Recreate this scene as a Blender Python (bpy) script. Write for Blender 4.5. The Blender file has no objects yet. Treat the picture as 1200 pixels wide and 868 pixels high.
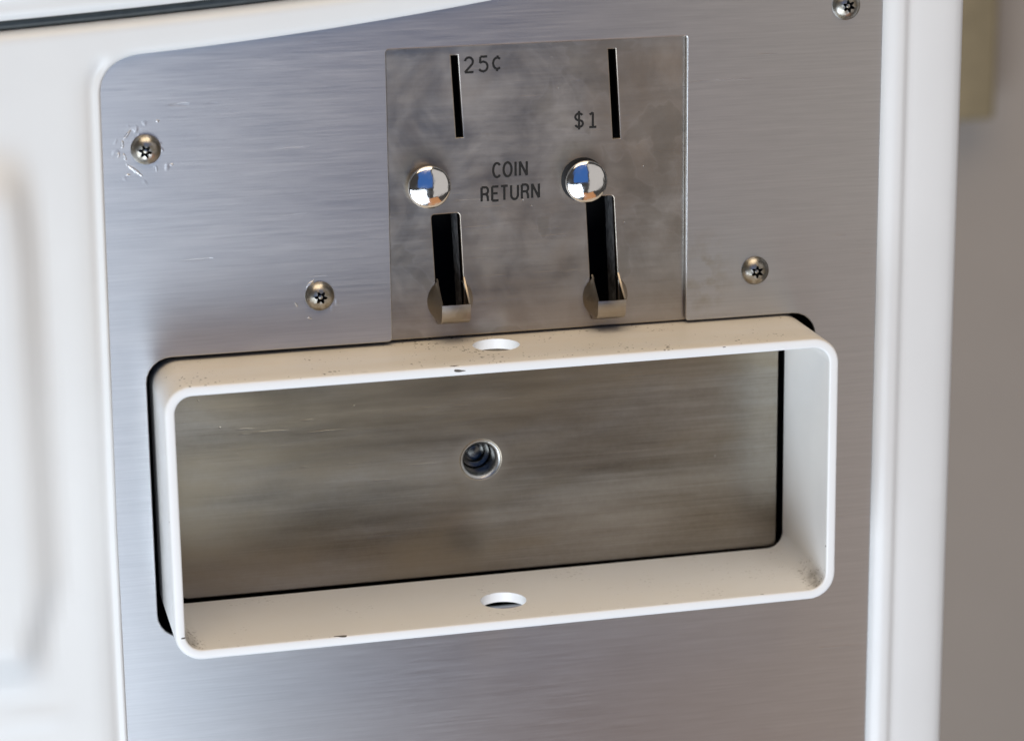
import bpy, bmesh, math, random
import numpy as np
from mathutils import Vector, Matrix
random.seed(4)
MM = 0.001
sc = bpy.context.scene
COL = sc.collection

# ------------------------------------------------------------------ camera
F_PX, YAW, PITCH, ROLL = 3127.3126, 0.233893, 0.256141, -0.011316
CAM = Vector((-145.016, -763.460, 114.872))              # millimetres
fwd = Vector((math.sin(YAW)*math.cos(PITCH), math.cos(YAW)*math.cos(PITCH), -math.sin(PITCH)))
r0 = Vector((math.cos(YAW), -math.sin(YAW), 0)); u0 = r0.cross(fwd)
right = r0*math.cos(ROLL) + u0*math.sin(ROLL)
up = u0*math.cos(ROLL) - r0*math.sin(ROLL)
cam_d = bpy.data.cameras.new('camera'); cam = bpy.data.objects.new('camera', cam_d); COL.objects.link(cam)
m = Matrix((right, up, -fwd)).transposed().to_4x4(); m.translation = CAM*MM
cam.matrix_world = m
cam_d.sensor_width = 36.0; cam_d.lens = F_PX/1200*36.0
cam_d.shift_y = -34/1200
cam_d.clip_start = 0.02; cam_d.clip_end = 30
cam_d.dof.use_dof = True; cam_d.dof.focus_distance = 0.803; cam_d.dof.aperture_fstop = 11.0
sc.camera = cam

# ------------------------------------------------------------------ world, lamps, exposure
w = bpy.data.worlds.new('World'); sc.world = w; w.use_nodes = True
bg = w.node_tree.nodes['Background']; bg.inputs[0].default_value = (0.05, 0.047, 0.044, 1); bg.inputs[1].default_value = 1.0

def lamp(name, loc, target, size, radiance, color):
    d = bpy.data.lights.new(name, 'AREA'); d.shape = 'RECTANGLE'
    d.size, d.size_y = size[0]*MM, size[1]*MM
    d.energy = radiance*math.pi*d.size*d.size_y; d.color = color
    o = bpy.data.objects.new(name, d); COL.objects.link(o)
    o.location = Vector(loc)*MM
    o.rotation_euler = (Vector(target)-Vector(loc)).to_track_quat('-Z', 'Y').to_euler()
    return o
C0 = (30, 0, -90)
lamp('window_light', (-830, -1600, -1305), C0, (2100, 1500), 5.5, (0.79, 0.89, 1.0))
lamp('ceiling_light', (-150, -900, 1700), C0, (1700, 1700), 2.8, (1.0, 0.80, 0.56))
lamp('blue_light', (-70, -1700, 470), (-70, 0, 470), (1140, 1600), 0.36, (0.0, 0.26, 1.0))
lamp('wall_light', (1750, -1700, 0), (1750, 0, 0), (2300, 2600), 0.52, (1.0, 0.94, 0.88))
lamp('floor_light', (650, -1150, -1350), (650, -1150, 0), (900, 1100), 0.50, (1.0, 0.42, 0.14))
sc.view_settings.view_transform = 'Standard'; sc.view_settings.look = 'None'
sc.view_settings.exposure = 0.0; sc.view_settings.gamma = 1.0; sc.view_settings.use_curve_mapping = False

# ------------------------------------------------------------------ helpers
def at(px, py, y=0.0):
    """point (mm) of the plane Y=y seen at photograph pixel px,py (used to survey the place)"""
    d = fwd*F_PX + right*(px-600) - up*(py-400)
    return CAM + d*((y-CAM.y)/d.y)

def mat(name):
    M = bpy.data.materials.new(name); M.use_nodes = True
    nt = M.node_tree; return M, nt, nt.nodes['Principled BSDF']
class G:
    """tiny node-graph helper"""
    def __init__(s, nt): s.nt = nt; s.co = s.n('ShaderNodeTexCoord').outputs['Object']
    def n(s, t, **k):
        o = s.nt.nodes.new(t)
        for a, b in k.items(): setattr(o, a, b)
        return o
    def l(s, a, b): s.nt.links.new(a, b)
    def put(s, sock, v):
        if isinstance(v, bpy.types.NodeSocket): s.l(v, sock)
        else: sock.default_value = v
    def mapping(s, scale, loc=(0, 0, 0), rot=(0, 0, 0)):
        o = s.n('ShaderNodeMapping'); s.l(s.co, o.inputs[0]); o.inputs['Location'].default_value = loc
        o.inputs['Rotation'].default_value = rot; o.inputs['Scale'].default_value = scale; return o.outputs[0]
    def noise(s, scale=(1, 1, 1), detail=4, rough=0.55, dist=0.0, loc=(0, 0, 0)):
        o = s.n('ShaderNodeTexNoise'); s.l(s.mapping(scale, loc), o.inputs['Vector']); o.inputs['Scale'].default_value = 1
        o.inputs['Detail'].default_value = detail; o.inputs['Roughness'].default_value = rough; o.inputs['Distortion'].default_value = dist
        return o.outputs['Fac']
    def rng(s, v, a, b, c=0.0, d=1.0, smooth=False):
        o = s.n('ShaderNodeMapRange'); o.clamp = True
        if smooth: o.interpolation_type = 'SMOOTHSTEP'
        s.put(o.inputs['Value'], v)
        for i, x in zip(('From Min', 'From Max', 'To Min', 'To Max'), (a, b, c, d)): s.put(o.inputs[i], x)
        return o.outputs[0]
    def m(s, op, a, b=0.0, c=0.0):
        o = s.n('ShaderNodeMath', operation=op)
        for i, x in enumerate((a, b, c)): s.put(o.inputs[i], x)
        return o.outputs[0]
    def mix(s, f, a, b):
        o = s.n('ShaderNodeMix', data_type='RGBA'); s.put(o.inputs[0], f); s.put(o.inputs[6], a); s.put(o.inputs[7], b); return o.outputs[2]
    def bump(s, h, strength, dist, normal=None):
        o = s.n('ShaderNodeBump'); s.put(o.inputs['Height'], h); o.inputs['Strength'].default_value = strength; o.inputs['Distance'].default_value = dist
        if normal is not None: s.l(normal, o.inputs['Normal'])
        return o.outputs[0]
    def dist(s, p, squash=(1, 1, 1)):
        """distance in mm from the object-space point p"""
        v = s.n('ShaderNodeVectorMath', operation='SUBTRACT'); s.l(s.co, v.inputs[0]); v.inputs[1].default_value = Vector(p)*MM
        q = s.n('ShaderNodeVectorMath', operation='MULTIPLY'); s.l(v.outputs[0], q.inputs[0]); q.inputs[1].default_value = squash
        o = s.n('ShaderNodeVectorMath', operation='LENGTH'); s.l(q.outputs[0], o.inputs[0]); return s.m('MULTIPLY', o.outputs['Value'], 1000.0)
    def voronoi(s, scale, rnd=1.0, loc=(0, 0, 0)):
        o = s.n('ShaderNodeTexVoronoi'); s.l(s.mapping(scale, loc), o.inputs['Vector']); o.inputs['Scale'].default_value = 1
        o.inputs['Randomness'].default_value = rnd; return o

def rgb(r, g, b): return (r, g, b, 1)

# --- brushed steel of the front panel
def make_brushed():
    M, nt, P = mat('brushed_steel'); g = G(nt)
    fine = g.noise((45, 1500, 1500), 4, 0.7)
    mid = g.noise((20, 600, 600), 3, 0.6)
    big = g.noise((9, 26, 26), 3, 0.5)
    v = g.m('ADD', g.m('MULTIPLY', fine, 0.72), g.m('MULTIPLY', mid, 0.28))
    col = g.mix(g.rng(v, 0.32, 0.68), rgb(0.49, 0.49, 0.495), rgb(0.59, 0.59, 0.595))
    # brown film of dirt where hands go, low down by the coin plate
    st = g.m('MULTIPLY', g.rng(g.dist((98, 0, -74), (1, 1, 0.7)), 2, 11, 1, 0), g.rng(g.noise((160, 160, 160), 3), 0.45, 0.65))
    col = g.mix(g.m('MULTIPLY', st, 0.55), col, rgb(0.36, 0.30, 0.19))
    base_link = col; P.inputs['Metallic'].default_value = 1
    ro = g.m('ADD', g.rng(v, 0.3, 0.7, 0.33, 0.41), g.rng(big, 0.3, 0.7, -0.02, 0.03))
    g.l(ro, P.inputs['Roughness'])
    P.inputs['Anisotropic'].default_value = 0.8
    c = g.n('ShaderNodeCombineXYZ'); c.inputs[2].default_value = 1; g.l(c.outputs[0], P.inputs['Tangent'])
    b1 = g.bump(v, 0.22, 0.0001)
    # hammered, scratched metal around the upper screw
    ring = g.m('MULTIPLY', g.rng(g.dist((-72.5, 0, -26.5)), 4.5, 5.2), g.rng(g.dist((-72.5, 0, -26.5)), 6.5, 9.5, 1, 0))
    ring2 = g.m('MULTIPLY', g.rng(g.dist((-22.5, 0, -72.5)), 4.6, 5.2), g.rng(g.dist((-22.5, 0, -72.5)), 5.6, 7.2, 0.6, 0))
    dent = g.rng(g.voronoi((420, 420, 260)).outputs['Distance'], 0.05, 0.42)
    hm = g.m('MULTIPLY', g.m('MULTIPLY', g.m('SUBTRACT', 1.0, dent), g.rng(g.noise((190, 190, 190), 2, loc=(2, 3, 1)), 0.48, 0.58)), g.m('ADD', ring, ring2))
    # a few hairline scratches
    sv = g.noise((24, 500, 520), 1, 0.4, 0.3, (3, 0, 7)); sc_ = g.m('MULTIPLY', g.rng(sv, 0.735, 0.76), g.rng(g.noise((60, 60, 60), 2), 0.5, 0.56))
    gouge = None
    for (px, py), ang, hl, hw in (((158, 200), -0.68, 3.0, 0.55), ((149, 158), 0.9, 1.9, 0.35), ((143.5, 170), 1.45, 1.7, 0.4), ((146, 184), -1.2, 1.2, 0.45), ((139, 182), 1.2, 0.8, 0.4),
                                  ((185, 142), 0.2, 0.6, 0.4), ((150, 205), 0.1, 0.6, 0.3), ((201, 193), 0.3, 0.6, 0.3), ((363, 333), 0.75, 2.0, 0.55), ((363, 373), -0.4, 0.8, 0.35), ((347, 357), -1.0, 1.0, 0.3)):
        p = at(px, py, 0)
        sub = g.n('ShaderNodeVectorMath', operation='SUBTRACT'); g.l(g.co, sub.inputs[0]); sub.inputs[1].default_value = Vector((p.x, 0, p.z))*MM
        mp = g.n('ShaderNodeMapping', vector_type='TEXTURE'); g.l(sub.outputs[0], mp.inputs[0]); mp.inputs['Rotation'].default_value = (0, -ang, 0); mp.inputs['Scale'].default_value = (hl*MM, 1, hw*MM)
        ln = g.n('ShaderNodeVectorMath', operation='LENGTH'); g.l(mp.outputs[0], ln.inputs[0])
        q = g.rng(g.m('ADD', ln.outputs['Value'], g.rng(g.noise((900, 900, 900), 2), 0.3, 0.7, -0.35, 0.35)), 0.3, 1.0, 1, 0, True)
        gouge = q if gouge is None else g.m('MAXIMUM', gouge, q)
    h2 = g.m('SUBTRACT', g.m('MULTIPLY', hm, 1.0), g.m('MULTIPLY', sc_, 0.35))
    b2 = g.bump(h2, 0.3, 0.0005, b1)
    g.l(g.mix(gouge, base_link, rgb(0.86, 0.86, 0.87)), P.inputs['Base Color'])  # gouges also carry their bright highlights as a paler colour
    b3 = g.bump(gouge, 0.6, 0.0004, b2)
    g.l(b3, P.inputs['Normal'])
    return M
# --- darker, handled stainless (coin plate, coin box)
def make_handled(name, lo, hi, brown, rough, streak, rings=()):
    M, nt, P = mat(name); g = G(nt)
    fine = g.noise((16, 1500, 1500) if streak else (40, 1300, 1300), 4, 0.7)
    line = g.noise((9, 260, 260) if streak else (25, 420, 420), 4, 0.65)
    blot = g.noise((9, 46, 46) if streak else (60, 60, 60), 6, 0.6, 0.15 if streak else 0.6)
    blot2 = g.noise((9, 30, 30) if streak else (26, 26, 26), 4, 0.6, 0.4, (4, 2, 1))
    grain = g.noise((600, 600, 600), 3, 0.7)
    v = g.m('ADD', g.m('MULTIPLY', blot, 0.58 if streak else 0.54), g.m('ADD', g.m('MULTIPLY', line, 0.12 if streak else 0.16), g.m('ADD', g.m('MULTIPLY', fine, 0.22), g.m('MULTIPLY', grain, 0.08))))
    col = g.mix(g.rng(v, 0.36 if streak else 0.38, 0.66 if streak else 0.64), lo, hi)
    col = g.mix(g.rng(blot2, 0.44, 0.66, 0, 0.8), col, brown)
    # dried water stains: darker film that ends in a sharper, paler tide line
    tm = g.rng(g.dist((72, 0, -24), (1, 0, 1)), 14, 30, 0.09, 0); tide = g.m('ADD', g.noise((60, 60, 60), 3, 0.5, 0.5, (7, 3, 11)), g.m('SUBTRACT', tm, 0.05))
    film = g.rng(tide, 0.57, 0.615); edge = g.m('MULTIPLY', g.rng(tide, 0.555, 0.572), g.rng(tide, 0.575, 0.592, 1, 0))
    if not streak:
        col = g.mix(g.m('MULTIPLY', film, 0.42), col, rgb(lo[0]*0.8, lo[1]*0.8, lo[2]*0.78))
        col = g.mix(g.m('MULTIPLY', edge, 0.09), col, rgb(0.6, 0.57, 0.53))
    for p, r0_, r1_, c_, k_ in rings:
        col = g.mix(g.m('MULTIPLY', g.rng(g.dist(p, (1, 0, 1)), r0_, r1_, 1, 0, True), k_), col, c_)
    g.l(col, P.inputs['Base Color']); P.inputs['Metallic'].default_value = 1
    ro = g.m('ADD', g.rng(blot, 0.3, 0.7, rough-0.05, rough+0.08), g.rng(line, 0.35, 0.65, -0.015, 0.02)); g.l(ro, P.inputs['Roughness'])
    P.inputs['Anisotropic'].default_value = 0.6
    c = g.n('ShaderNodeCombineXYZ'); c.inputs[2].default_value = 1; g.l(c.outputs[0], P.inputs['Tangent'])
    # pits and crossing scratches
    dots = g.voronoi((170, 170, 170)); dd = g.m('MULTIPLY', g.rng(dots.outputs['Distance'], 0.02, 0.06, 1, 0), g.rng(g.noise((40, 40, 40), 2, loc=(9, 0, 0)), 0.5, 0.58))
    scr = None
    for k, (rx, ang) in enumerate(((7, 0.5), (9, -0.9), (6, 1.35), (8, 0.05))):
        o = g.n('ShaderNodeTexNoise'); g.l(g.mapping((rx*3, 500, 520), (k*3.1, 1, k), (0, ang, 0)), o.inputs['Vector']); o.inputs['Scale'].default_value = 1; o.inputs['Detail'].default_value = 1
        q = g.m('MULTIPLY', g.rng(o.outputs['Fac'], 0.70, 0.73), g.rng(g.noise((70, 70, 70), 2, loc=(k*5, 2, 3)), 0.5, 0.58))
        scr = q if scr is None else g.m('MAXIMUM', scr, q)
    h = g.m('SUBTRACT', g.m('MULTIPLY', fine, 0.35), g.m('ADD', dd, g.m('MULTIPLY', scr, 0.5)))
    b = g.bump(h, 0.28, 0.0002); g.l(b, P.inputs['Normal'])
    return M
# --- white paint with specks and grime
def make_guard_paint():
    M, nt, P = mat('guard_white_paint'); g = G(nt)
    sp = g.voronoi((620, 620, 620)); dens = g.m('ADD', g.noise((55, 55, 55), 3, 0.6), g.rng(g.dist((22, -6, -89), (1, 2.2, 1)), 15, 55, 0.07, 0))
    size = g.rng(dens, 0.44, 0.68, 0.0, 0.34)
    speck = g.m('MULTIPLY', g.m('LESS_THAN', sp.outputs['Distance'], size), g.m('GREATER_THAN', g.noise((900, 900, 900), 2), 0.5))
    # only where dust and grit can lie: surfaces that face up
    geo = g.n('ShaderNodeNewGeometry'); sx = g.n('ShaderNodeSeparateXYZ'); g.l(geo.outputs['Normal'], sx.inputs[0])
    upm = g.rng(sx.outputs['Z'], 0.5, 0.9)
    base = g.mix(g.rng(g.noise((30, 30, 30), 4), 0.35, 0.75), rgb(0.90, 0.90, 0.895), rgb(0.87, 0.865, 0.855))
    szp = g.n('ShaderNodeSeparateXYZ'); g.l(g.co, szp.inputs[0])
    expo = g.rng(szp.outputs['Z'], -0.15, -0.095, 0.25, 1.0)
    film = g.mix(g.m('MULTIPLY', g.m('MULTIPLY', upm, expo), g.rng(g.noise((18, 60, 60), 4), 0.25, 0.7, 0.2, 0.75)), base, rgb(0.80, 0.735, 0.63))
    c1 = g.mix(g.m('MULTIPLY', g.m('MULTIPLY', speck, upm), g.m('MULTIPLY', expo, 0.8)), film, rgb(0.08, 0.065, 0.04))
    # grime in the two lower corners, and rubbed marks
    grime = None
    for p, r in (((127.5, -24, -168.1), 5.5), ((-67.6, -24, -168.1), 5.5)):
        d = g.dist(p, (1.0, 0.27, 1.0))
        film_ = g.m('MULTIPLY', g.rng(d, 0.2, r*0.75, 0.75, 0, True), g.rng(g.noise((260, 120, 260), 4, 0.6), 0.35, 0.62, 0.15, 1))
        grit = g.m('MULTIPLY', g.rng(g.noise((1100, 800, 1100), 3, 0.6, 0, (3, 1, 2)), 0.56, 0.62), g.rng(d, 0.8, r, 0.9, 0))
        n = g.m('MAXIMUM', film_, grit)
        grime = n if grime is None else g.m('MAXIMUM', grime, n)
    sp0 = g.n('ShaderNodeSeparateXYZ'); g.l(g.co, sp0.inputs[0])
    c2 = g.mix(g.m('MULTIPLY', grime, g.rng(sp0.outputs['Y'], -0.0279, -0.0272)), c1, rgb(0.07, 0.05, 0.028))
    # chipped paint along the front edge
    sp2 = g.n('ShaderNodeSeparateXYZ'); g.l(g.co, sp2.inputs[0])
    fr = g.rng(sp2.outputs['Y'], -0.0262, -0.0274)
    chip = g.m('MULTIPLY', g.m('GREATER_THAN', g.noise((110, 600, 300), 2, 0.5, 0, (2, 8, 5)), 0.735), fr)
    c3 = g.mix(chip, c2, rgb(0.09, 0.075, 0.06))
    g.l(c3, P.inputs['Base Color'])
    g.l(g.rng(g.noise((120, 120, 120), 4), 0.3, 0.7, 0.28, 0.42), P.inputs['Roughness'])
    g.l(g.bump(g.noise((500, 500, 500), 3), 0.06, 0.0003), P.inputs['Normal'])
    return M
def make_plastic(name, col, rough):
    M, nt, P = mat(name); g = G(nt)
    n = g.noise((25, 25, 25), 4)
    c = g.mix(g.rng(n, 0.3, 0.7), rgb(*[x*0.97 for x in col]), rgb(*col)); g.l(c, P.inputs['Base Color'])
    g.l(g.rng(g.noise((60, 60, 60), 4), 0.3, 0.7, rough-0.04, rough+0.06), P.inputs['Roughness'])
    g.l(g.bump(g.noise((900, 900, 900), 2), 0.03, 0.0002), P.inputs['Normal'])
    return M
def make_simple(name, col, metallic, rough, var=0.15, scale=300):
    M, nt, P = mat(name); g = G(nt); n = g.noise((scale,)*3, 4)
    c = g.mix(g.rng(n, 0.35, 0.65), rgb(*[x*(1-var) for x in col]), rgb(*[min(1, x*(1+var)) for x in col])); g.l(c, P.inputs['Base Color'])
    P.inputs['Metallic'].default_value = metallic
    g.l(g.rng(n, 0.3, 0.7, max(0.02, rough-0.04), rough+0.05), P.inputs['Roughness']); return M
def make_screw():
    M, nt, P = mat('screw_steel'); g = G(nt); n = g.noise((420,)*3, 4, loc=(5, 1, 3))
    c = g.mix(g.rng(n, 0.4, 0.66), rgb(0.46, 0.445, 0.42), rgb(0.29, 0.25, 0.19)); g.l(c, P.inputs['Base Color'])
    P.inputs['Metallic'].default_value = 1; g.l(g.rng(n, 0.3, 0.7, 0.24, 0.42), P.inputs['Roughness']); return M

def make_chrome():
    M, nt, P = mat('chrome'); g = G(nt); P.inputs['Base Color'].default_value = rgb(0.84, 0.84, 0.85); P.inputs['Metallic'].default_value = 1
    g.l(g.rng(g.noise((300, 300, 300), 4, 0.7), 0.35, 0.7, 0.05, 0.2), P.inputs['Roughness'])
    h = g.m('ADD', g.noise((260, 260, 260), 3, 0.6), g.m('MULTIPLY', g.noise((1500, 1500, 1500), 2), 0.05)); g.l(g.bump(h, 0.14, 0.0004), P.inputs['Normal'])
    return M
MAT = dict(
    tab=make_simple('pale_tab', (0.50, 0.50, 0.515), 0.55, 0.42, 0.15, 900),  # paler, less metallic face of the lip tab
    worn=make_simple('worn_bright_steel', (0.58, 0.57, 0.55), 1, 0.3, 0.12, 700),
    steel=make_brushed(),
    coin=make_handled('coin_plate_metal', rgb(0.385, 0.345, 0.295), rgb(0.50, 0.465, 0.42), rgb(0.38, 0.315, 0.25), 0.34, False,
        rings=[((11, 0, -37), 5, 11, rgb(0.27, 0.225, 0.165), 0.5), ((58.5, 0, -38), 5, 11, rgb(0.27, 0.225, 0.165), 0.5)]),  # rings darken the plate above the buttons: shade painted into its colour
    box=make_handled('coin_box_metal', rgb(0.20, 0.168, 0.128), rgb(0.47, 0.43, 0.365), rgb(0.33, 0.265, 0.175), 0.33, True,
        rings=[((29.7, 0, -131.9), 6, 10.5, rgb(0.46, 0.40, 0.32), 0.55)]),
    guard=make_guard_paint(),
    white=make_plastic('white_moulding', (0.80, 0.80, 0.785), 0.34),
    trim=make_plastic('white_trim', (0.80, 0.795, 0.785), 0.32),
    chrome=make_chrome(),
    dark=make_simple('shade_black', (0.012, 0.012, 0.013), 0, 0.6),  # near-black standing in for shade in the interior and button gap
    chute=make_simple('dark_chute_metal', (0.16, 0.16, 0.165), 0, 0.4, 0.6, 500),
    ink=make_simple('black_engraving_paint', (0.012, 0.011, 0.01), 0, 0.9),
    recess=make_simple('shaded_screw_recess', (0.02, 0.018, 0.015), 0, 0.7),  # recess shade put into the colour so the star reads dark
    rubber=make_simple('grey_rubber', (0.035, 0.043, 0.045), 0, 0.45),
    screw=make_screw(),
    lock=make_simple('lock_metal', (0.20, 0.195, 0.185), 1, 0.2, 0.35, 400),
    wall=make_plastic('taupe_wall_paint', (0.33, 0.285, 0.25), 0.6),
    brown=make_simple('brown_varnish', (0.25, 0.20, 0.12), 0, 0.45, 0.12, 40),
)

def link(name, me, material, parent=None, smooth=None):
    o = bpy.data.objects.new(name, me); COL.objects.link(o)
    if material: me.materials.clear(); me.materials.append(material)
    if smooth is not None:
        me.polygons.foreach_set('use_smooth', [True]*len(me.polygons))
        if smooth < 179: me.set_sharp_from_angle(angle=math.radians(smooth))
    if parent is not None:
        o.parent = parent; bpy.context.view_layer.update()
        o.matrix_parent_inverse = parent.matrix_world.inverted()
    return o
def thing(name, loc, label, cat):
    o = bpy.data.objects.new(name, None); COL.objects.link(o); o.empty_display_size = 0.02
    o.location = Vector(loc)*MM; o['label'] = label; o['category'] = cat
    bpy.context.view_layer.update(); return o
def mesh_from(verts, faces, name='m'):
    me = bpy.data.meshes.new(name); me.from_pydata([Vector(v)*MM for v in verts], [], faces); me.validate(); me.update(); return me
def grid_mesh(rows, close_u=False, close_v=False):
    R, C = len(rows), len(rows[0]); V = [p for r in rows for p in r]; Fc = []
    for i in range(R if close_u else R-1):
        for j in range(C if close_v else C-1):
            a, b = i*C+j, i*C+(j+1) % C; i2 = (i+1) % R; Fc.append((a, b, i2*C+(j+1) % C, i2*C+j))
    return V, Fc
def fix_normals(me):
    bm = bmesh.new(); bm.from_mesh(me); bmesh.ops.recalc_face_normals(bm, faces=bm.faces); bm.to_mesh(me); bm.free()
def sheet(loops, y_front, thick, bevel=0.2):
    """sheet metal cut to the outline loops (first outer, rest holes) in the XZ plane, front face at y_front"""
    cu = bpy.data.curves.new('sheet', 'CURVE'); cu.dimensions = '2D'; cu.fill_mode = 'BOTH'
    for lp in loops:
        s = cu.splines.new('POLY'); s.points.add(len(lp)-1); s.use_cyclic_u = True
        for p, (x, z) in zip(s.points, lp): p.co = (x*MM, z*MM, 0, 1)
    cu.extrude = (thick/2-bevel)*MM; cu.bevel_depth = bevel*MM; cu.bevel_resolution = 2; cu.offset = -bevel*MM
    o = bpy.data.objects.new('tmp', cu); COL.objects.link(o)
    dg = bpy.context.evaluated_depsgraph_get(); me = bpy.data.meshes.new_from_object(o.evaluated_get(dg))
    bpy.data.objects.remove(o); bpy.data.curves.remove(cu)
    me.transform(Matrix.Rotation(math.pi/2, 4, 'X')); me.transform(Matrix.Translation((0, (y_front+thick/2)*MM, 0)))
    return me
def rrect(x0, x1, z0, z1, r, n=8):
    """rounded rectangle, counter-clockwise from the lower right"""
    rs = r if isinstance(r, (tuple, list)) else (r,)*4     # BR, TR, TL, BL
    out = []
    for (cx, cz, a0), rr in zip(((x1, z0, -90), (x1, z1, 0), (x0, z1, 90), (x0, z0, 180)), rs):
        ccx = cx-rr if cx == x1 else cx+rr; ccz = cz+rr if cz == z0 else cz-rr
        for k in range(n+1):
            a = math.radians(a0+90*k/n); out.append((ccx+rr*math.cos(a), ccz+rr*math.sin(a)))
    return out
def round_poly(pts, radii, n=6):
    """round the corners of a polygon"""
    out = []; N = len(pts)
    for i, (p, r) in enumerate(zip(pts, radii)):
        p = Vector(p); a = Vector(pts[i-1]); b = Vector(pts[(i+1) % N])
        if r <= 0: out.append(tuple(p)); continue
        da, db = (a-p).normalized(), (b-p).normalized(); ang = da.angle(db); t = r/math.tan(ang/2)
        c = p+(da+db).normalized()*(r/math.sin(ang/2)); s, e = p+da*t-c, p+db*t-c
        a0 = math.atan2(s.y, s.x); a1 = math.atan2(e.y, e.x); d = (a1-a0+math.pi) % (2*math.pi)-math.pi
        for k in range(n+1): out.append((c.x+r*math.cos(a0+d*k/n), c.y+r*math.sin(a0+d*k/n)))
    return out
def lathe(profile, center, seg=48):
    """profile of (radius, out) turned about the axis that points at the viewer (-Y)"""
    cx, cy, cz = center; rows = []
    for r, h in profile:
        rows.append([(cx+r*math.cos(2*math.pi*k/seg), cy-h, cz+r*math.sin(2*math.pi*k/seg)) for k in range(seg)])
    V, Fc = grid_mesh(rows, close_v=True)
    if profile[-1][0] < 0.02: pass
    me = mesh_from(V, Fc); bm = bmesh.new(); bm.from_mesh(me); bmesh.ops.remove_doubles(bm, verts=bm.verts, dist=1e-6)
    bmesh.ops.recalc_face_normals(bm, faces=bm.faces); bm.to_mesh(me); bm.free(); return me
def sstep(a, b, x):
    t = min(1, max(0, (x-a)/(b-a))); return t*t*(3-2*t)

# ------------------------------------------------------------------ the machine: front moulding, steel panel, trims
app = thing('coin_operated_appliance', (35, 0, -260), 'white moulded appliance front framing a brushed steel panel fixed with star screws', 'appliance')
XL = -85.0
def top_z(x): return 8.98 + 0.1236*x + 0.000392*x*x          # upper edge of the steel, bowed upwards
def gap_z(x): return 18.2 + 0.0896*x + 0.000165*x*x if x < 0 else 18.2 + 0.0896*x + 0.00045*x*x
# steel outline as a path, from lower left, round the upper left corner, along the bowed upper edge
path = [(XL - 0.9*math.sin(max(0, (z+190)/190)*0) + 1.5*max(0, (z+140)/130), z) for z in np.linspace(-270, -9.2, 90)]
c0, c1 = Vector(path[-1]), Vector((-71.5, top_z(-71.5)))
kx = Vector((XL+1.6, 1.2))
for k in range(1, 14):
    t = k/14; q = c0*(1-t)**3 + c0.lerp(kx, 0.62)*3*t*(1-t)**2 + c1.lerp(kx, 0.62)*3*t*t*(1-t) + c1*t**3; path.append((q.x, q.y))
path += [(x, top_z(x)) for x in np.linspace(-71.5, 175, 90)]
# the steel sheet tucks 1 mm under the moulding
nor = []
for i in range(len(path)):
    a, b = Vector(path[max(0, i-1)]), Vector(path[min(len(path)-1, i+1)]); t = (b-a).normalized(); nor.append(Vector((-t.y, t.x)))
outer = [(p[0]+n.x*1.0, p[1]+n.y*1.0) for p, n in zip(path, nor) if p[0] < 158]
outer = outer + [(159, outer[-1][1]), (159, -270)]
OL, OR, OT, OB, OR_ = -74.1, 134.4, -88.1, -175.7, 7.6
hole = round_poly([(0, 0), (92, 0), (92, OT), (OR, OT), (OR, OB), (OL, OB), (OL, OT), (0, OT)], [1.0, 0.7, 1.0, OR_, OR_, OR_, OR_, 1.3])
panel = link('steel_panel', sheet([outer, hole], 0, 1.6, 0.32), MAT['steel'], app, 30)

# moulding: swept section with a bead against the steel, a hollow behind it, then the broad face
TOPS = ((-1.0, -1.2), (-0.2, -0.6), (0, 0.3), (0.25, 1.0), (0.6, 1.45), (1.2, 1.75), (2.2, 1.95), (4, 2.05), (400, 2.05))
def section(d, top=False):
    # height in front of the steel at distance d from its edge
    pts = ((-1.0, -1.2), (-0.35, -0.5), (0, 0.25), (0.25, 0.75), (0.6, 1.0), (1.0, 1.05), (1.5, 0.85), (2.1, 0.6), (2.8, 0.62), (3.6, 0.95), (4.6, 1.45), (5.8, 1.8), (7.5, 2.0), (9, 2.05), (400, 2.05))
    if top: pts = TOPS
    for (a, ha), (b, hb) in zip(pts, pts[1:]):
        if d <= b: return ha+(hb-ha)*(d-a)/(b-a)
    return pts[-1][1]
dn = [-1.0, -0.35, 0, 0.12, 0.25, 0.42, 0.6, 0.8, 1.0, 1.25, 1.5, 1.8, 2.1, 2.45, 2.8, 3.2, 3.6, 4.1, 4.6, 5.2, 5.8]
def boss(x, z):
    """raised grip on the moulding, left of the steel"""
    zz = sstep(-188, -172, z)*(1-sstep(-40, -20, z))
    e = -101 - 2.0*sstep(-60, -20, z) - 5*(1-sstep(-178, -150, z))
    return 6.5*zz*(1-sstep(e-11, e, x)) + 0.7*math.exp(-((z+196-0.12*(x+106))/1.6)**2)*(1-sstep(-108, -97, x))
rows = []
for p, n in zip(path, nor):
    # how far this line runs before the gap under the door rim
    dm = 70.0; lim = False
    for k in range(10, 700):
        d = k*0.1; x, z = p[0]+n.x*d, p[1]+n.y*d
        if z >= gap_z(x): dm = d; lim = True; break
    ds = list(dn)+[5.8+(dm-5.8)*(k/26) for k in range(1, 27)]
    row = []
    for d in ds:
        x, z = p[0]+n.x*d, p[1]+n.y*d; wv = sstep(0.55, 0.95, abs(n.x)); h = section(d)*wv+section(d, True)*(1-wv)+boss(x, z)
        t = gap_z(x)-z
        if t < 4.0: h -= 4.0-math.sqrt(max(0, 16-(4.0-max(0, t))**2)) 
        row.append((x, -h, z))
    if lim: row.append((row[-1][0], 6, row[-1][2]+0.05))
    else: row.append(row[-1])
    rows.append(row)
V, Fc = grid_mesh(rows); me = mesh_from(V, Fc)
link('front_moulding', me, MAT['white'], app, 60)

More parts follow.
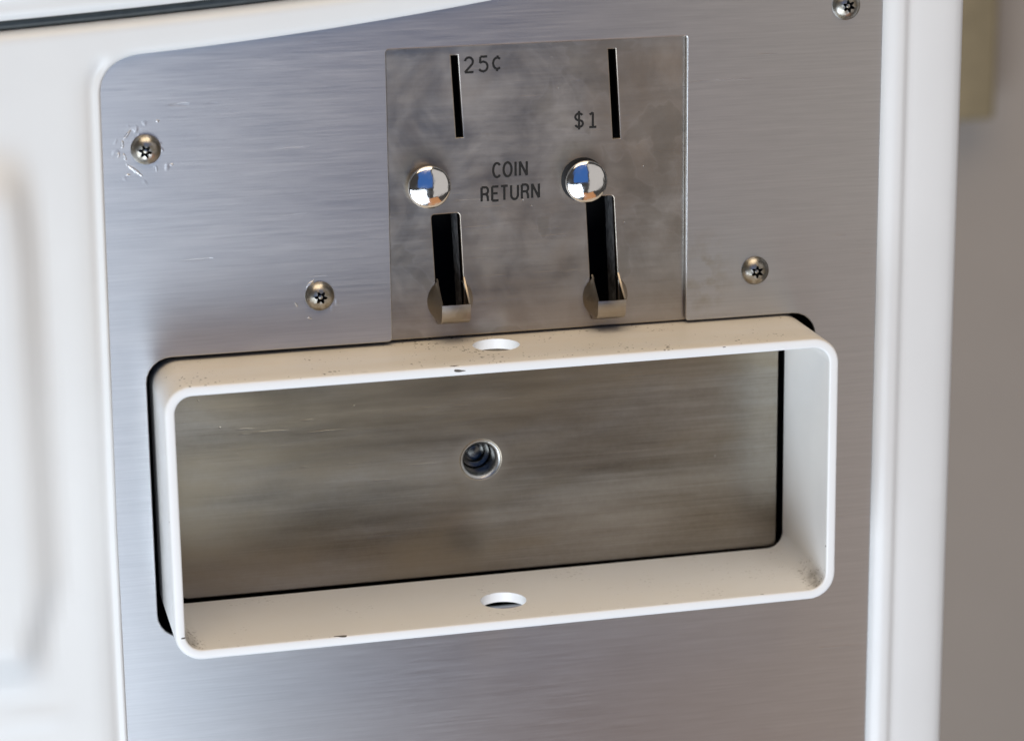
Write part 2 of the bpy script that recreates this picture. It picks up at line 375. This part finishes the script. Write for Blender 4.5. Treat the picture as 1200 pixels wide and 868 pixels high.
# door rim above the gap, with the rubber seal in the gap
rows = []
for x in np.linspace(-170, 190, 100):
    z0 = gap_z(x)+2.7; r = []
    for dz, h in ((0.0, -6), (0.0, -1.0), (0.15, 0.6), (0.6, 1.7), (1.4, 2.4), (2.4, 2.7), (3.6, 2.75), (5.2, 2.6), (6.4, 2.9), (8, 3.6), (12, 5.0), (20, 6.5), (40, 7.5)): r.append((x, -h, z0+dz))
    rows.append(r)
V, Fc = grid_mesh(rows); link('door_rim', mesh_from(V, Fc), MAT['white'], app, 60)
rows = []
for x in np.linspace(-170, 190, 100):
    zc = gap_z(x)+1.35
    rows.append([(x, 3.0-2.6*math.sin(a), zc+2.0*math.cos(a)) for a in np.linspace(math.pi, 0, 9)])
V, Fc = grid_mesh(rows); link('door_seal', mesh_from(V, Fc), MAT['rubber'], app, 180)

# white side trim right of the steel
prof = [(153.6, -1.6), (154.2, -0.3), (154.35, 0.6), (154.7, 1.3), (155.4, 2.0), (156.6, 2.7), (158.0, 3.1), (159.5, 3.15), (160.6, 2.85), (161.4, 2.3), (162.2, 1.9), (163.2, 1.75), (164.6, 1.8),
        (167, 1.75), (170, 1.5), (174, 1.0), (177.5, 0.3), (179.8, -0.6), (181.2, -1.9), (182.0, -3.8), (182.2, -6), (182.2, -60)]
rows = [[(x + 0.00003*(z+60)**2*0, -h, z) for x, h in prof] for z in np.linspace(-270, 60, 12)]
V, Fc = grid_mesh(rows); link('side_trim', mesh_from(V, Fc), MAT['trim'], app, 50)

# casing behind the cut-outs, coloured black to stand in for interior shade
def open_box(x0, x1, y0, y1, z0, z1):
    V = [(x0, y0, z0), (x1, y0, z0), (x1, y0, z1), (x0, y0, z1), (x0, y1, z0), (x1, y1, z0), (x1, y1, z1), (x0, y1, z1)]
    return mesh_from(V, [(4, 5, 6, 7), (0, 1, 5, 4), (2, 3, 7, 6), (1, 2, 6, 5), (0, 4, 7, 3)])
cas = link('inner_casing', open_box(-82, 152, 1.9, 70, -186, 3), MAT['dark'], app)
cas.modifiers.new('s', 'SOLIDIFY').thickness = 0.001

# six-lobe screws with a centre pin
def screw_mesh():
    seg = 72; rows = []
    def ring(r, h): rows.append([(r*math.cos(2*math.pi*k/seg), -h, r*math.sin(2*math.pi*k/seg)) for k in range(seg)])
    def star(h): rows.append([((1.55+0.42*math.cos(6*2*math.pi*k/seg))*math.cos(2*math.pi*k/seg), -h, (1.55+0.42*math.cos(6*2*math.pi*k/seg))*math.sin(2*math.pi*k/seg)) for k in range(seg)])
    for r, h in ((4.45, -0.3), (4.45, 0.25), (4.36, 0.6), (4.1, 1.1), (3.7, 1.55), (3.2, 1.92), (2.7, 2.2), (2.2, 2.42)): ring(r, h)
    star(2.55); star(2.4); star(0.3); ring(0.75, 0.3); ring(0.75, 1.6); ring(0.6, 1.95); ring(0.3, 2.05); ring(0.001, 2.08)
    V, Fc = grid_mesh(rows, close_v=True); me = mesh_from(V, Fc); fix_normals(me)
    me.materials.append(MAT['screw']); me.materials.append(MAT['recess'])
    me.polygons.foreach_set('material_index', [1 if 8 <= i//seg <= 11 else 0 for i in range(len(Fc))]); return me
sm = screw_mesh(); first = True
for (px, py), tilt, spin in (((171, 176), (0.10, 0.0, -0.14), 0.2), ((375, 347.5), (0, 0, 0), 0.1), ((885.5, 317.5), (0, 0, 0), 0.55), ((992.5, 7), (0, 0, 0), 0.35)):
    p = at(px, py, -0.8)
    s = link('screw', sm, None, panel, 40 if first else None); first = False
    s.location = Vector((p.x, 0, p.z))*MM; s.rotation_mode = 'YXZ'; s.rotation_euler = (tilt[0], spin, tilt[2])

# ------------------------------------------------------------------ coin mechanism
coin = thing('coin_mechanism', (46, 2, -88), 'dark steel coin plate with two coin slots, chrome buttons and COIN RETURN lettering', 'coin mechanism')
YP = 2.0
def quad(pts): return [(p.x, p.z) for p in (at(a, b, YP) for a, b in pts)]
slot25 = [(19.75, -2.9), (21.85, -2.9), (23.15, -27.5), (21.05, -27.5)]
slot1 = [(67.95, -3.2), (70.2, -3.2), (71.7, -30.35), (69.4, -30.35)]
ret = [round_poly([(13.05, -50.5), (21.6, -50.3), (22.75, -80.5), (14.45, -80.5)], [0.8, 1.0, 0.1, 0.1]),
       round_poly([(60.9, -47.8), (69.5, -47.8), (71.2, -82.3), (62.6, -82.3)], [0.8, 1.0, 0.1, 0.1])]
K1, K2 = at(505, 221, -3.0), at(689.5, 214.5, -4.2)
kn_ring = [(K2.x-0.1+6.75*math.cos(a), K2.z-0.1+6.75*math.sin(a)) for a in np.linspace(0, 2*math.pi, 40, endpoint=False)]
plate = link('coin_plate', sheet([rrect(-2.0, 94, -88.25, 2.0, 0.5), slot25, slot1, ret[0], ret[1]], YP, 2.0, 0.32), MAT['coin'], coin, 30)
link('mechanism_housing', open_box(-1, 93, 4.05, 40, -87.5, 1.5), MAT['dark'], coin)  # coloured black so the slots look dark inside
for x0, x1, zt, zb in ((13.5, 22.5, -49.9, -81.5), (61.4, 71.0, -47.4, -83.3)):
    V = []
    for y in (4.1, 13): V += [(x0, y, zb), (x1, y, zb), (x1-1.3, y, zt), (x0-1.3, y, zt)]
    ch = link('return_chute', mesh_from(V, [(0, 1, 5, 4), (1, 2, 6, 5), (2, 3, 7, 6), (3, 0, 4, 7)]), MAT['chute'], coin)

# pressed-out lips below the return slots
def lip(cx, cz, xs0, xs1):
    edge = [(1.9, 7.0), (0.4, 5.6), (-1.8, 3.8), (-4.0, 2.0), (-5.5, 0.9), (-6.1, 0.4), (-6.2, -0.6), (-5.4, -4.3), (-4.2, -5.4), (-1.2, -6.4), (1.9, -7.0)]
    N = len(edge); V = []; Fc = []
    cols = []
    for side, xs in ((-1, xs0), (1, xs1)):
        a_top = 122 if side < 0 else 58; a_bot = 238 if side < 0 else -58
        for c in range(5):
            f = c/4; colm = []
            for i, (y, dz) in enumerate(edge):
                ang = math.radians(a_top+(a_bot-a_top)*i/(N-1))
                bx, bz = cx+7.1*math.cos(ang), cz+7.1*math.sin(ang)
                e = Vector((xs, y, cz+dz)); b = Vector((bx, 1.95, bz)); q = e.lerp(b, f)
                q.y -= (e.y-2.1)*0.12*math.sin(math.pi*f)
                colm.append(tuple(q))
            cols.append(colm)
    left, rgt = cols[:5][::-1], cols[5:]
    # tab between the two cheeks (only from the lip downward)
    seq = left+[None]+rgt
    for s in (left, rgt):
        base = len(V); v, f = grid_mesh(s); V += v; Fc += [tuple(base+i for i in q) for q in f]
    ncheek = len(Fc); base = len(V); tab = [c[5:] for c in (left[-1],)]+[[(left[-1][i][0]*(1-t)+rgt[0][i][0]*t, left[-1][i][1]-0.25*math.sin(math.pi*t), left[-1][i][2]) for i in range(5, N)] for t in (0.25, 0.5, 0.75)]+[rgt[0][5:]]
    v, f = grid_mesh(tab); V += v; Fc += [tuple(base+i for i in q) for q in f]
    me = mesh_from(V, Fc); bm = bmesh.new(); bm.from_mesh(me); bmesh.ops.remove_doubles(bm, verts=bm.verts, dist=1e-5)
    bmesh.ops.recalc_face_normals(bm, faces=bm.faces)
    bm.faces.ensure_lookup_table()
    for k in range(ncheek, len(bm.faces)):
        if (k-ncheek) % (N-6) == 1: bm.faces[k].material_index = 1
    bmesh.ops.solidify(bm, geom=bm.faces[:], thickness=0.0005); bm.to_mesh(me); bm.free()
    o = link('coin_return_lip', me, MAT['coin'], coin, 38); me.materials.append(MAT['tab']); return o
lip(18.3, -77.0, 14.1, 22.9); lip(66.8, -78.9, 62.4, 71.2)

# chrome push buttons
def knob(p, yb, stem):
    R = 6.45; pr = [(3.6, -stem-2), (3.6, -0.3), (R-0.35, -0.3), (R, 0.05), (R, 0.7), (R-0.12, 1.05), (R-0.5, 1.35)]
    for k in range(1, 13):
        a = k/12; r = (R-0.5)*(1-a); pr.append((max(r, 0.001), 1.25+1.45*(1-(r/(R-0.5))**2)**0.85))
    return link('coin_return_button', lathe(pr, (p.x, yb, p.z), 64), MAT['chrome'], coin, 50)
link('button_gap_disc', lathe([(6.75, 0.0), (6.75, 0.14), (6.5, 0.18), (3.7, 0.18)], (K2.x-0.1, YP, K2.z-0.1), 56), MAT['dark'], coin, 40)  # black disc added as the dark gap behind the right button
knob(K1, YP-2.4, 1.0); knob(K2, YP-3.6, 4.5)

# engraved lettering: round-ended strokes
def arc(cx, cy, rx, ry, a0, a1, n=14): return [(cx+rx*math.cos(math.radians(a0+(a1-a0)*k/n)), cy+ry*math.sin(math.radians(a0+(a1-a0)*k/n))) for k in range(n+1)]
GL = {
 '2': [arc(.48, .70, .46, .30, 168, -32)+[(.0, .0), (1, .0)]],
 '5': [[(.95, 1), (.16, 1), (.10, .57)]+arc(.46, .33, .52, .33, 128, -150)],
 '¢': [arc(.52, .5, .5, .38, 48, 312), [(.56, .88), (.58, 1.02)], [(.5, .12), (.48, -.04)]],
 '$': [arc(.5, .715, .46, .235, 28, 262)+arc(.5, .245, .48, .235, 82, -158), [(.5, 1.12), (.5, -.16)]],
 '1': [[(.05, .86), (.5, 1.0), (.5, 0)], [(0, 0), (1, 0)]],
 'C': [arc(.52, .5, .5, .5, 42, 318, 20)], 'O': [arc(.5, .5, .5, .5, 0, 360, 26)], 'I': [[(.5, 0), (.5, 1)]],
 'N': [[(0, 0), (0, 1), (1, 0), (1, 1)]],
 'R': [[(0, 0), (0, 1), (.55, 1)]+arc(.6, .755, .36, .245, 90, -90)+[(0, .51)], [(.62, .51), (.86, .4), (.93, .2), (.96, 0)]],
 'E': [[(1, 1), (0, 1), (0, 0), (1, 0)], [(0, .52), (.86, .52)]],
 'T': [[(0, 1), (1, 1)], [(.5, 1), (.5, 0)]],
 'U': [[(0, 1), (0, .32)]+arc(.5, .32, .5, .32, 180, 360)+[(1, 1)]],
}
def lettering(items, H, rad):
    cu = bpy.data.curves.new('t', 'CURVE'); cu.dimensions = '3D'; cu.bevel_depth = rad*MM; cu.bevel_resolution = 3; cu.use_fill_caps = True
    def pieces(st):
        cur = [st[0]]
        for i in range(1, len(st)):
            cur.append(st[i])
            if i < len(st)-1 and (Vector(st[i])-Vector(st[i-1])).angle(Vector(st[i+1])-Vector(st[i]), 0) > 0.7:
                yield cur; cur = [st[i]]
        yield cur
    for ch, x, wdt, zb in items:
        for st in (q for full in GL[ch] for q in pieces(full)):
            s = cu.splines.new('POLY'); s.points.add(len(st)-1)
            for p, (a, b) in zip(s.points, st): p.co = ((x+a*wdt+0.02*b)*MM, 0, (zb+b*H)*MM, 1)
    o = bpy.data.objects.new('tmp', cu); COL.objects.link(o); me = bpy.data.meshes.new_from_object(o.evaluated_get(bpy.context.evaluated_depsgraph_get()))
    bpy.data.objects.remove(o); me.transform(Matrix.Translation((0, YP*MM, 0)) @ Matrix.Diagonal((1, 0.22, 1, 1)))
    return link('lettering', me, MAT['ink'], plate)
o = lettering([('2', 23.95, 2.6, -8.1), ('5', 28.3, 2.6, -8.05), ('¢', 32.5, 2.5, -8.0)], 4.4, 0.36); o['label'] = 'engraved black 25¢ price beside the left coin slot'
o = lettering([('$', 57.55, 2.5, -26.3), ('1', 62.0, 2.2, -26.45)], 4.4, 0.36); o['label'] = 'engraved black $1 price beside the right coin slot'
o = lettering([('C', 32.1, 2.35, -40.1), ('O', 35.35, 2.45, -40.05), ('I', 37.85, 2.4, -40.0), ('N', 40.4, 2.1, -40.0),
               ('R', 28.5, 2.05, -47.25), ('E', 31.75, 1.95, -47.2), ('T', 34.45, 2.1, -47.15), ('U', 37.6, 2.1, -47.1), ('R', 40.9, 2.05, -47.1), ('N', 44.1, 2.1, -47.05)], 4.25, 0.38)
o['label'] = 'engraved black COIN RETURN words between the two chrome buttons'

# ------------------------------------------------------------------ white guard around the coin box
SX0, SX1, SZ1, SZ0, YF, YB = -72.1, 131.95, -89.2, -172.5, -28.2, 12.6
def ring_at(inset, y, r): return [(x, y, z) for x, z in rrect(SX0+inset, SX1-inset, SZ0+inset, SZ1-inset, max(0.8, r-inset), 10)]
T, R0 = 3.05, 8.2
secs = [(0, YB), (0, YF+6), (0, YF+0.75), (0.12, YF+0.4), (0.4, YF+0.12), (0.8, YF), (T-0.6, YF), (T-0.25, YF+0.1), (T-0.05, YF+0.3), (T, YF+0.7), (T, YF+6), (T, YB)]
V, Fc = grid_mesh([ring_at(i, y, R0) for i, y in secs], close_u=True, close_v=True); gm = mesh_from(V, Fc); fix_normals(gm)
guard = link('coin_box_guard', gm, MAT['guard'])
def cutter(z0, z1, c):
    bm = bmesh.new(); bmesh.ops.create_cone(bm, cap_ends=True, segments=48, radius1=7.1*MM, radius2=7.1*MM, depth=(z1-z0)*MM)
    bmesh.ops.translate(bm, verts=bm.verts, vec=Vector((c[0], c[1], (z0+z1)/2))*MM); me = bpy.data.meshes.new('cut'); bm.to_mesh(me); bm.free()
    o = bpy.data.objects.new('cut', me); COL.objects.link(o); return o
for z0, z1, c in ((-97, -84, (30.2, -8.1)), (-178, -165, (30.4, -11.3))):
    co = cutter(z0, z1, c); b = guard.modifiers.new('b', 'BOOLEAN'); b.object = co; b.operation = 'DIFFERENCE'; b.solver = 'EXACT'
    bpy.context.view_layer.update()
    nm = bpy.data.meshes.new_from_object(guard.evaluated_get(bpy.context.evaluated_depsgraph_get()))
    guard.modifiers.clear(); guard.data = nm; bpy.data.objects.remove(co)
guard.data.polygons.foreach_set('use_smooth', [True]*len(guard.data.polygons)); guard.data.set_sharp_from_angle(angle=math.radians(40))
cxg, czg = 30, -131
guard.matrix_world = Matrix.Translation((cxg*MM, 0, czg*MM)) @ Matrix.Rotation(math.radians(-0.18), 4, 'Y') @ Matrix.Translation((-cxg*MM, 0, -czg*MM))
guard['label'] = 'white painted rectangular guard tube standing out around the coin box, bolt holes above and below'; guard['category'] = 'guard'

# ------------------------------------------------------------------ coin box with lock hole
box = thing('coin_box', (29, 14, -170), 'brownish streaked steel coin box front with a round lock hole, inside the white guard', 'coin box')
YC = 14.0; LX, LZ = 29.7, -131.9
lk = [(LX+6.25*math.cos(a), LZ+6.25*math.sin(a)) for a in np.linspace(0, 2*math.pi, 48, endpoint=False)]
face = link('face_plate', sheet([rrect(-66, 127.6, -169.2, -90.5, (1.3, 3, 3, 3)), lk], YC, 2.5, 0.55), MAT['box'], box, 40)
rim = link('lock_rim', lathe([(6.3, -2.6), (6.3, -0.9), (6.25, -0.2), (6.0, -0.25), (5.5, -0.8), (5.1, -1.5), (5.0, -2.4), (5.0, -9), (4.9, -14)], (LX, YC, LZ), 56), MAT['worn'], box, 60)
link('lock_barrel', lathe([(4.9, -14), (4.9, -8.5), (4.5, -8.0), (3.2, -8.0), (3.0, -8.5), (3.0, -11), (2.0, -11), (1.9, -9.2), (0.001, -9.0)], (LX, YC, LZ), 40), MAT['lock'], box, 40)

# ------------------------------------------------------------------ what shows behind, right of the machine
Vw = [(150, 660, -1200), (2000, 660, -1200), (2000, 660, 900), (150, 660, 900)]
wall = link('wall', mesh_from(Vw, [(0, 1, 2, 3)]), MAT['wall']); wall['kind'] = 'structure'
a = at(1160, 120, 640); b0 = at(1160, 138, 640)
bm = bmesh.new(); bmesh.ops.create_cube(bm, size=1)
x0, x1, z0, z1, y0, y1 = a.x-40, a.x, b0.z, b0.z+260, 630, 659.5
bmesh.ops.scale(bm, vec=Vector((x1-x0, y1-y0, z1-z0))*MM, verts=bm.verts); bmesh.ops.translate(bm, vec=Vector(((x0+x1)/2, (y0+y1)/2, (z0+z1)/2))*MM, verts=bm.verts)
bmesh.ops.bevel(bm, geom=bm.edges[:], offset=0.004, segments=4, affect='EDGES', profile=0.5)
me = bpy.data.meshes.new('strip'); bm.to_mesh(me); bm.free()
st = link('wall_strip', me, MAT['brown'], None, 40); st['label'] = 'short brown upright strip on the grey wall beside the white trim'; st['category'] = 'strip'
